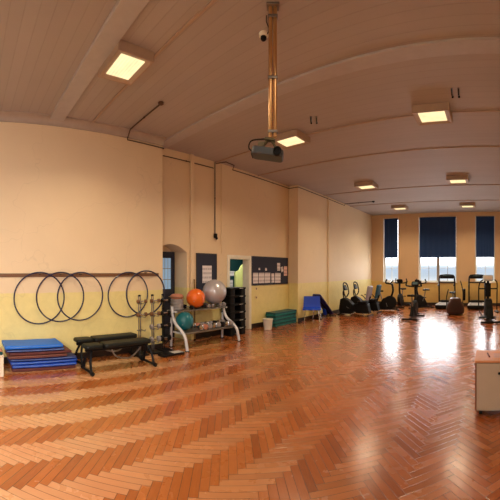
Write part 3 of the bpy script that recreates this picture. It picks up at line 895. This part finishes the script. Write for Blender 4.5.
# ------------------------------------------------------------------ blue chair and incline board
t = thing('stacking_chair', 'blue shell chair with thin metal legs beside the teal mats', 'chair', (-5.40, 9.06, 0), -2.6)
t.scale = (1.1, 1.0, 1.0)
prof = [(.22, .405), (.20, .43), (.12, .44), (0, .43), (-.12, .43), (-.19, .46), (-.22, .55), (-.245, .68), (-.265, .80)]
pf = smooth_path([(0, a, b) for a, b in prof], 3)
MB().sheet([(p.y, p.z) for p in pf], [.52 if i < 15 else .50 - .004 * (i - 15) for i in range(len(pf))], .012).build('shell', M_BLUECH, t, .004)
for sx in (-1, 1):
    MB().tube(smooth_path([(sx * .17, .10, .42), (sx * .19, .17, .38), (sx * .215, .21, .012)]), .011, 8).build('leg', M_CHROME, t)
    MB().tube(smooth_path([(sx * .17, -.10, .415), (sx * .19, -.15, .38), (sx * .215, -.25, .012)]), .011, 8).build('leg', M_CHROME, t)
MB().tube([(-.17, .10, .415), (.17, .10, .415)], .01).tube([(-.17, -.10, .41), (.17, -.10, .41)], .01).build('seat_support', M_CHROME, t)
t = thing('incline_bench', 'navy padded incline board sloping to the floor beside the blue chair', 'bench', (-5.58, 10.12, 0), 0)
ang = math.atan2(.80, 1.05)
rt = R3(-ang, 0, 0)
MB().rbox((0, 0, .46), (.32, 1.22, .06), .05, rt).build('pad', M_NAVY, t, .02, 40, 3)
MB().tube([(0, -.52, .78), (0, .56, .03)], .025, 8).build('spine', M_BLACKM, t)
for sx in (-1, 1):
    MB().tube([(sx * .05, -.46, .73), (sx * .16, -.42, .018)], .018, 8).build('leg', M_CHROME, t)
for yy in (-.42, .58): MB().tube([(-.2, yy, .022), (.2, yy, .022)], .018, 8).build('foot_bar', M_BLACKM, t)
MB().rbox((.0, .10, .19), (.12, .22, .05), .03, R3(-1.2, 0, 0)).build('ankle_pad', M_BLUECH, t, .012)

# ------------------------------------------------------------------ gym machines (local +y is the direction the rider faces)
def recumbent(label, loc, rz, seatm):
    t = thing('recumbent_bike', label, 'exercise bike', loc, rz, 'recumbent bikes by the left wall')
    MB().prism([(.12, .06), (.66, .06), (.70, .22), (.64, .58), (.48, .64), (.26, .56), (.06, .40)], -.14, .14, (0, 0, 0), toX).build('front_housing', M_BLACK, t, .03, 40, 3)
    MB().prism([(.10, .05), (.60, .05), (.40, .16), (.18, .20)], -.125, .125, (0, 0, 0), toX).build('lower_shroud', M_GREY, t, .012)
    MB().box((0, -.20, .26), (.18, .90, .24)).build('frame_beam', M_BLACKM, t, .02)
    MB().prism([(-.72, .10), (-.10, .10), (.0, .42), (-.30, .47), (-.62, .45)], -.14, .14, (0, 0, 0), toX).build('seat_base', M_BLACK, t, .02)
    MB().rbox((0, -.38, .50), (.42, .40, .09), .08).build('seat', M_BLACK, t, .03, 40, 3)
    MB().rbox((0, -.66, .83), (.42, .10, .52), .045, R3(.22, 0, 0)).build('backrest', seatm, t, .04, 40, 3)
    MB().tube([(0, -.60, .44), (0, -.72, .70)], .03, 8).build('back_post', M_BLACKM, t)
    for sx in (-1, 1):
        MB().tube(smooth_path([(sx * .2, -.5, .48), (sx * .29, -.42, .52), (sx * .30, -.22, .70), (sx * .30, -.14, .72)]), .016, 8).build('seat_handle', M_BLACKM, t)
        MB().tube([(sx * .13, .32, .32), (sx * .15, .32 + sx * .13, .32 + sx * .06)], .014, 8).build('crank', M_STEEL, t)
        MB().rbox((sx * .21, .32 + sx * .13, .32 + sx * .06), (.10, .09, .03), .015).build('pedal', M_BLACK, t, .006)
    MB().tube(smooth_path([(0, .50, .52), (0, .56, .80), (0, .50, .96)]), .03, 8).build('console_post', M_BLACKM, t)
    MB().tube(smooth_path([(-.05, .42, .66), (-.20, .40, .82), (-.17, .46, 1.10), (0, .50, 1.18), (.17, .46, 1.10), (.20, .40, .82), (.05, .42, .66)], 5), .026, 8).build('loop_handle', M_BLACKM, t)
    MB().rbox((0, .46, 1.0), (.24, .20, .05), .04, R3(1.1, 0, 0)).build('console', M_BLACK, t, .01)
    MB().box((0, .432, 1.006), (.16, .12, .006), R3(1.1, 0, 0)).build('screen', M_SCREEN, t)
    for yy in (-.72, .66):
        MB().tube([(-.26, yy, .035), (.26, yy, .035)], .03, 10).build('foot_bar', M_BLACKM, t)
    return t
ra = recumbent('black recumbent bike with grey backrest, nearer of the two along the left wall', (-4.84, 11.15, 0), PI / 2, M_SEATGREY)
rb = recumbent('black recumbent bike with teal backrest, farther of the two along the left wall', (-4.84, 12.1, 0), PI / 2, M_SEATTEAL)
for q in (ra, rb): q.scale = (1, .84, 1)

def upright(label, loc, rz, body=M_BLACK, scr=M_SCREEN, group='upright exercise bikes'):
    t = thing('upright_bike', label, 'exercise bike', loc, rz, group)
    MB().lathe([(.05, -.07), (.25, -.07), (.27, -.05), (.275, 0), (.27, .05), (.25, .07), (.05, .07)], (0, .18, .33), 'x', 32).build('flywheel_cover', body, t)
    MB().prism([(-.34, .10), (.18, .08), (.30, .30), (.10, .56), (-.10, .50), (-.26, .28)], -.055, .055, (0, 0, 0), toX).build('body_shell', body, t, .02)
    MB().tube([(0, -.5, .06), (0, .5, .06)], .032, 8).build('frame_rail', M_BLACKM, t)
    for yy in (-.5, .5):
        MB().tube([(-.27, yy, .036), (.27, yy, .036)], .03, 10).build('foot_bar', M_BLACKM, t)
    MB().tube([(0, -.14, .42), (0, -.24, .76)], .024, 10).build('seat_post', M_STEEL, t)
    MB().prism([(-.13, -.14), (.13, -.14), (.14, -.06), (.05, .06), (.03, .16), (-.03, .16), (-.05, .06), (-.14, -.06)], -.03, .035, (0, -.25, .79)).build('saddle', M_BLACK, t, .02, 40, 3)
    MB().tube(smooth_path([(0, .20, .50), (0, .30, .80), (0, .26, 1.10)]), .042, 10).build('handlebar_post', M_BLACKM, t)
    for sx in (-1, 1):
        MB().tube(smooth_path([(0, .26, 1.07), (sx * .16, .24, 1.08), (sx * .25, .12, 1.10), (sx * .26, .0, 1.14), (sx * .24, .05, 1.27)]), .026, 8).build('handlebar', M_BLACK, t)
        MB().tube([(sx * .08, .02, .32), (sx * .10, .02 + sx * .05, .32 - sx * .16)], .013, 8).build('crank', M_STEEL, t)
        MB().rbox((sx * .16, .02 + sx * .05, .32 - sx * .16), (.10, .09, .03), .015).build('pedal', M_BLACK, t, .006)
    cn = MB().rbox((0, .25, 1.17), (.26, .17, .05), .04, R3(.9, 0, 0)).build('console', M_BLACK, t, .01)
    MB().box((0, .226, 1.186), (.17, .10, .006), R3(.9, 0, 0)).build('screen', scr, cn)
    return t
upright('black upright exercise bike alone on the open floor before the middle window', (-2.66, 11.1, 0), .0)
upright('dark upright exercise bike with its console raised beside the recumbent bikes', (-4.28, 13.0, 0), -1.25)
upright('dark upright exercise bike by the far wall under the left window', (-4.05, 14.55, 0), PI, M_BLACK)
upright('dark upright exercise bike by the far wall behind the lone bike', (-3.02, 14.1, 0), 2.6)

def treadmill(label, loc, rz):
    t = thing('treadmill', label, 'treadmill', loc, rz, 'treadmills under the windows')
    MB().rbox((0, -.05, .11), (.70, 1.45, .13), .05).build('deck', M_BLACK, t, .02)
    MB().box((0, -.12, .182), (.46, 1.2, .012)).build('belt', M_BELT, t)
    for sx in (-1, 1): MB().box((sx * .295, -.12, .185), (.10, 1.24, .03)).build('side_rail', M_GREY, t, .008)
    MB().prism([(-.34, .45), (.34, .45), (.30, .74), (-.30, .74)], .09, .28, (0, 0, 0)).build('motor_cover', M_BLACK, t, .03, 40, 3)
    MB().tube(smooth_path([(-.36, .50, .14), (-.36, .44, .8), (-.345, .38, 1.28), (-.28, .37, 1.40), (-.1, .37, 1.43), (.1, .37, 1.43), (.28, .37, 1.40), (.345, .38, 1.28), (.36, .44, .8), (.36, .50, .14)], 6), .036, 10).build('upright_frame', M_BLACKM, t)
    MB().rbox((0, .385, 1.36), (.62, .16, .12), .03, R3(.6, 0, 0)).build('console', M_BLACK, t, .01)
    MB().box((0, .35, 1.418), (.34, .09, .008), R3(.6, 0, 0)).build('screen', M_SCREEN, t)
    MB().tube([(-.35, .38, 1.10), (.35, .38, 1.10)], .03, 8).build('cross_bar', M_BLACKM, t)
    for sx in (-1, 1):
        MB().tube(smooth_path([(sx * .35, .40, 1.06), (sx * .35, .2, 1.02), (sx * .35, -.02, .96)]), .018, 8).build('handrail', M_BLACK, t)
    for sx in (-1, 1):
        for yy in (-.7, .6): MB().cyl((sx * .28, yy, .002), (sx * .28, yy, .045), .03, n=10).build('foot', M_RUBBER, t)
    return t
treadmill('grey decked treadmill under the middle window, left of the pair', (-2.06, 14.66, 0), 0)
treadmill('grey decked treadmill under the right window, right of the pair', (-.70, 14.66, 0), 0)

# brown fan bike
t = thing('fan_bike', 'dark brown rounded fan bike with upright lever in front of the treadmills', 'exercise bike', (-1.42, 12.5, 0), .25)
TZ = Matrix(((1, 0, 0), (0, 0, 1), (0, 1, 0)))       # outline in (x, z), extruded along y
MB().prism([(-.31, .05), (.31, .05), (.33, .20), (.30, .36), (.22, .50), (.19, .62), (-.17, .62), (-.20, .50), (-.29, .38), (-.33, .20)], -.34, .02, (0, 0, 0), TZ).build('fan_cover', M_DKBROWN, t, .05, 30, 4)
m = MB()
for rr in (.06, .11, .16, .20): m.tube([(rr * math.cos(2 * PI * k / 28), -.344, .30 + rr * math.sin(2 * PI * k / 28)) for k in range(28)], .005, 5, True)
for k in range(10): m.tube([(.04 * math.cos(k * PI / 5), -.346, .30 + .04 * math.sin(k * PI / 5)), (.21 * math.cos(k * PI / 5), -.346, .30 + .21 * math.sin(k * PI / 5))], .004, 5)
m.build('fan_grille', M_BLACKM, t)
MB().prism([(-.30, .05), (.62, .05), (.62, .16), (.25, .42), (-.05, .50)], -.20, .20, (0, 0, 0), toX).build('body_shell', M_DKBROWN, t, .03)
MB().tube([(0, .40, .30), (0, .46, .74)], .026, 8).build('seat_post', M_STEEL, t)
MB().prism([(-.12, .14), (.12, .14), (.13, .06), (.04, -.06), (.03, -.16), (-.03, -.16), (-.04, -.06), (-.13, .06)], -.03, .03, (0, .46, .77)).build('saddle', M_BLACK, t, .02)
MB().tube(smooth_path([(.29, -.05, .28), (.31, -.1, .70), (.26, -.12, 1.05), (.22, -.02, 1.24)]), .018, 8).build('lever', M_BLACKM, t)
MB().tube(smooth_path([(-.29, -.05, .28), (-.31, 0, .55), (-.26, .04, .80), (-.22, .1, .92)]), .018, 8).build('lever', M_BLACKM, t)
MB().rbox((.37, .02, .72), (.09, .14, .44), .03).build('side_pad', M_BLACK, t, .015)
MB().tube([(.315, -.04, .6), (.36, .0, .62)], .014, 8).build('pad_arm', M_BLACKM, t)
for yy in (-.28, .58): MB().tube([(-.26, yy, .034), (.26, yy, .034)], .03, 10).build('foot_bar', M_BLACKM, t)

# cross trainer at the right edge
t = thing('cross_trainer', 'tall black cross trainer at the right edge with two moving arms', 'cross trainer', (-.10, 10.9, 0), .15)
MB().lathe([(.05, -.10), (.27, -.10), (.30, -.07), (.30, .07), (.27, .10), (.05, .10)], (0, .30, .36), 'x', 32).build('flywheel_cover', M_BLACK, t)
MB().prism([(-.20, .06), (.55, .06), (.50, .50), (.34, .70), (.18, .66), (-.06, .30)], -.12, .12, (0, 0, 0), toX).build('body_shell', M_BLACK, t, .03)
MB().tube([(0, -.62, .06), (0, .5, .06)], .035, 8).build('frame_rail', M_BLACKM, t)
for yy, w_ in ((-.62, .36), (.5, .30)): MB().tube([(-w_, yy, .038), (w_, yy, .038)], .032, 10).build('foot_bar', M_BLACKM, t)
MB().tube(smooth_path([(0, .36, .62), (0, .40, .95), (0, .34, 1.28)]), .045, 10).build('console_post', M_BLACKM, t)
MB().rbox((0, .37, .98), (.20, .12, .46), .04).build('post_cover', M_BLACK, t, .02)
cn = MB().rbox((0, .31, 1.38), (.34, .20, .06), .05, R3(1.0, 0, 0)).build('console', M_GREY, t, .012)
MB().box((0, .278, 1.392), (.22, .11, .006), R3(1.0, 0, 0)).build('screen', M_SCREENL, cn)
MB().tube([(-.30, .36, 1.02), (.30, .36, 1.02)], .022, 8).build('axle', M_BLACKM, t)
for sx in (-1, 1):
    MB().tube(smooth_path([(sx * .31, .40, .30), (sx * .31, .37, .80), (sx * .31, .34, 1.06), (sx * .28, .22, 1.24), (sx * .20, .12, 1.32)]), .02, 8).build('moving_arm', M_BLACKM, t)
    MB().tube([(sx * .31, .40, .30), (sx * .22, -.30, .20 + .08 * sx)], .02, 8).build('foot_lever', M_BLACKM, t)
    MB().rbox((sx * .20, -.28, .245 + .08 * sx), (.14, .34, .04), .03).build('foot_plate', M_BLACK, t, .01)

# ------------------------------------------------------------------ cabinet at the right edge
CX0, CX1, CY0, CY1 = -.195, .255, 3.72, 4.20
t = thing('pedestal_cabinet', 'beige pedestal cabinet with brown top at the right edge', 'cabinet', ((CX0 + CX1) / 2, (CY0 + CY1) / 2, 0))
w_, dd = CX1 - CX0, CY1 - CY0
m = MB()
for sx in (-1, 1): m.box((sx * (w_ / 2 - .009), .006, .325), (.018, dd - .02, .53))
m.box((0, .006, .07), (w_ - .04, dd - .02, .018)); m.box((0, dd / 2 - .02, .33), (w_ - .04, .012, .50))
m.build('carcass', M_CABEDGE, t, .002)
MB().box((0, 0, .604), (w_ + .012, dd + .012, .024)).build('top', M_CABTOP, t, .004)
f = MB().box((.004, -dd / 2 + .004, .325), (w_ - .03, .018, .52)).build('door', M_CAB, t, .003)
MB().lathe([(.012, 0), (.016, -.012), (.014, -.018), (.004, -.02)], (.045, -dd / 2 - .006, .48), 'y', 16).build('lock', M_BLACK, f)
for sx in (-1, 1):
    for sy in (-1, 1):
        MB().lathe([(.01, -.018), (.026, -.016), (.026, .016), (.01, .018)], (sx * (w_ / 2 - .06), sy * (dd / 2 - .06), .0275), 'x', 14).box((sx * (w_ / 2 - .06), sy * (dd / 2 - .06), .054), (.05, .05, .012)).build('caster', M_BLACK, t)
t = thing('marker_pen', 'dark red pen lying on the brown cabinet top', 'pen', (-.045, 3.93, .6165), .15)
MB().cyl((0, -.07, .009), (0, .05, .009), .009, n=10).build('barrel', M_REDPEN, t)
MB().cyl((0, .05, .009), (0, .09, .009), .0085, n=10).build('cap', M_BLACK, t)
ob = MB().box((0, 0, .001), (.15, .20, .002)).build('paper_sheet', M_PAPERP); ob.location = (.09, 3.95, .6165)
tag(ob, 'pale sheet lying on the brown cabinet top beside the pen', 'paper')

# ------------------------------------------------------------------ light
def area(name, loc, rot, sx, sy, power, c, spread=PI):
    L = bpy.data.lights.new(name, 'AREA'); L.shape = 'RECTANGLE'; L.size = sx; L.size_y = sy; L.energy = power; L.color = c; L.spread = spread
    o = bpy.data.objects.new(name, L); o.location = loc; o.rotation_euler = rot; COL.objects.link(o); return o
WARM = (1.0, .77, .50)
for q in LIGHTS + [(-1.01, 1.99)]:
    pw = 41 if len(q) == 3 or q[0] < -2 else 12
    area('lamp', (q[0], q[1], LZ - .012), (0, 0, 0), .44, .32, pw, WARM, math.radians(140))
# daylight from the side opening behind the camera
area('daylight_side', (XR + .1, -1.05, 2.45), (0, math.radians(66), 0), 2.8, 1.2, 105, (1.0, .94, .88), math.radians(105))
area('fill_back', (-2.6, YB + .1, 2.2), (math.radians(66), 0, 0), 4.0, 2.2, 50, (1.0, .92, .84), math.radians(105))  # unseen fill light added along the closed back wall
# daylight entering under the blinds
for a, b in wins:
    area('daylight_far', ((a + b) / 2, YF + .05, 1.68), (math.radians(-90), 0, 0), b - a - .1, 1.1, 24 * (b - a), (.92, .96, 1.0))
area('corridor_fill', (-7.0, 7.6, 2.55), (0, 0, 0), .5, .5, 45, (1.0, .95, .8))  # unseen light added to brighten the room behind the doorway

W = bpy.data.worlds.new('sky'); S.world = W; W.use_nodes = True
t = W.node_tree; nd = t.nodes; bg = nd['Background']
tc = nd.new('ShaderNodeTexCoord'); sp = nd.new('ShaderNodeSeparateXYZ'); t.links.new(tc.outputs['Generated'], sp.inputs[0])
rp_ = nd.new('ShaderNodeValToRGB'); t.links.new(sp.outputs[2], rp_.inputs[0])
mr = nd.new('ShaderNodeMapRange'); mr.inputs['From Min'].default_value = -.12; mr.inputs['From Max'].default_value = .2
t.links.new(sp.outputs[2], mr.inputs[0]); t.links.new(mr.outputs[0], rp_.inputs[0])
e = rp_.color_ramp.elements
e[0].position = 0; e[0].color = (.22, .20, .19, 1); e[1].position = 1; e[1].color = (1, 1, 1, 1)
for p, c in ((.28, (.17, .18, .19, 1)), (.33, (.115, .135, .155, 1)), (.385, (.105, .13, .16, 1)), (.42, (.16, .185, .21, 1)), (.5, (.9, .95, 1.0, 1))):
    x = e.new(p); x.color = c
t.links.new(rp_.outputs[0], bg.inputs[0]); bg.inputs[1].default_value = 5.2

# ------------------------------------------------------------------ camera: a stitched cylindrical panorama taken at eye height
cd = bpy.data.cameras.new('camera'); cam = bpy.data.objects.new('camera', cd); COL.objects.link(cam)
F, CXP, CYP = 336.0, 492.5, 271.0                      # focal length and principal point in pixels of the 500 x 500 frame
cam.location = (0, 0, 1.61); cam.rotation_euler = (PI / 2, 0, (CXP - 250) / F)
cd.type = 'PANO'; cd.panorama_type = 'CENTRAL_CYLINDRICAL'
cd.central_cylindrical_range_u_min = -250 / F; cd.central_cylindrical_range_u_max = 250 / F
cd.central_cylindrical_range_v_min = -(500 - CYP) / F; cd.central_cylindrical_range_v_max = CYP / F
cd.central_cylindrical_radius = 1.0
cd.clip_start = .05; cd.clip_end = 200
S.camera = cam
